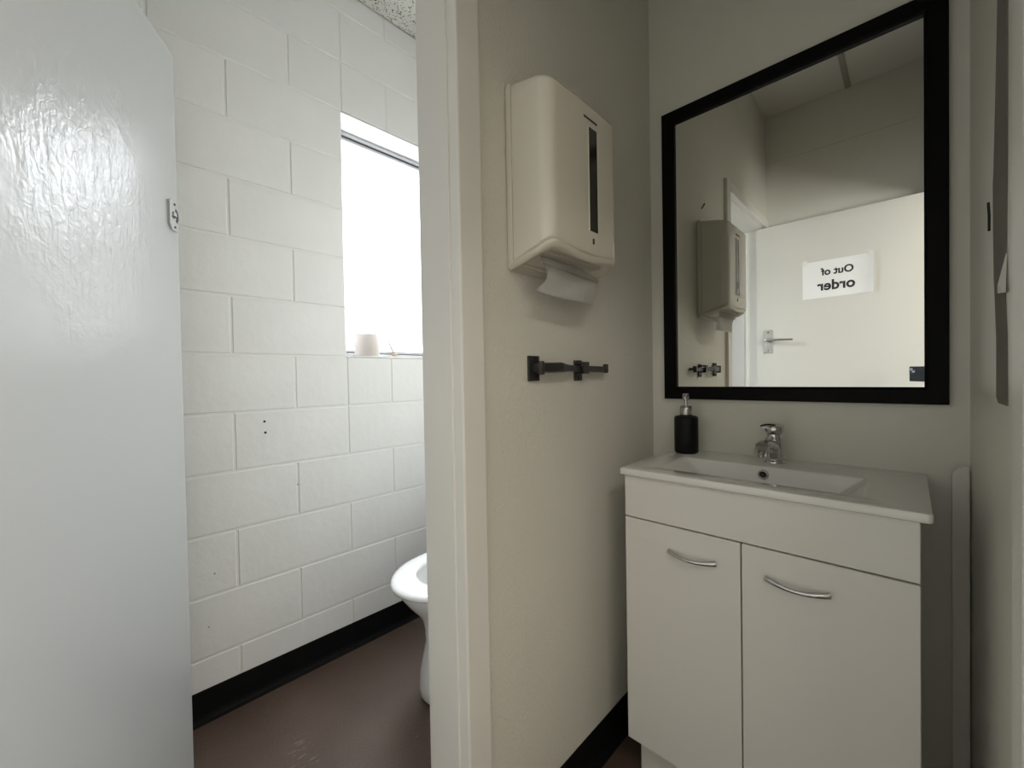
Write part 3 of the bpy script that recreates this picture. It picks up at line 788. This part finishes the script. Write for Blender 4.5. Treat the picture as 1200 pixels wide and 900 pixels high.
# ------------------------------------------------------------------ tissue roll on the sill
rl = empty('toilet_roll', 'white toilet roll standing on the window sill', 'toilet roll', (XB-.056, .884, WZ0+.006))
bm = bmesh.new(); n = 32
def rg(r, z): return [Vector((r*cos(2*pi*i/n), r*sin(2*pi*i/n), z)) for i in range(n)]
loft(bm, [rg(.021, .002), rg(.049, .0), rg(.0515, .003), rg(.0515, .095), rg(.049, .098), rg(.021, .096), rg(.021, .002)], False, False)
link('tissue', bm, M['roll'], rl, smooth=True, auto=50)
bm = bmesh.new(); loft(bm, [rg(.021, .001), rg(.021, .0965), rg(.0195, .0965), rg(.0195, .001), rg(.021, .001)], False, False); link('cardboard_core', bm, M['dull_grey'], rl, smooth=True, auto=50)

# ------------------------------------------------------------------ pipe cover in the corner right of the vanity
bm = bmesh.new()
a, b, zt = .067, .0935, .888
outl = [(b, 0.0005), (b, zt)] + [(b-.0265*sin(radians(t_)), zt-.022+.022*cos(radians(t_))) for t_ in range(15, 91, 15)] + [(a, 0.0005)]
loft(bm, [[Vector((x, y, z)) for x, z in outl] for y in (YM-.024, YM-.038)])
bmesh.ops.bevel(bm, geom=[e for e in bm.edges if all(abs(v.co.y-(YM-.038)) < 1e-5 for v in e.verts)], offset=.002, segments=2, affect='EDGES')
tag(link('pipe_cover', bm, M['plastic'], None), 'narrow white rounded-top strip standing in the corner right of the vanity', 'pipe cover')

# ------------------------------------------------------------------ phone taking the photograph (its lens is where the camera is)
ph = empty('phone', 'dark phone held sideways, reflected at the right edge of the mirror', 'phone', (0, 0, CAM_H))
ph.matrix_world = Matrix(((r3.x, u3.x, -f2.x, 0), (r3.y, u3.y, -f2.y, 0), (r3.z, u3.z, -f2.z, CAM_H), (0, 0, 0, 1)))
box('phone_body', (-.014, .134, -.052, .020, .006, .014), M['phone'], ph, bev=.0035, seg=3)
box('camera_bump', (-.011, .022, -.016, .017, .0035, .0062), M['phone'], ph, bev=.001)
for (x, y) in ((0, .006), (.011, -.005)):
    bm = bmesh.new(); loft(bm, [[Vector((x+r_*cos(2*pi*i/20), y+r_*sin(2*pi*i/20), z)) for i in range(20)] for r_, z in ((.0068, .0036), (.0068, .0022), (.0055, .0020), (.005, .003))])
    link('lens_ring', bm, M['lens'], ph)

# unseen frame and pane added in the corridor behind the added light
w2 = sempty('added_window', (2.14, 0, 0))
wframe(1.1, 2.4, .85, 2.25, .045, -.03, .03, 'window_frame', M['trim'], w2)
box('pane', (-.004, .004, 1.14, 2.36, .89, 2.21), M['clear'], w2)

# housing added above the unseen corridor fill light
lp = sempty('fill_housing', (1.0, -0.35, ZC))
box('added_housing', (-.17, .17, -.58, .58, -.05, -.0005), M['housing_white'], lp, bev=.004)
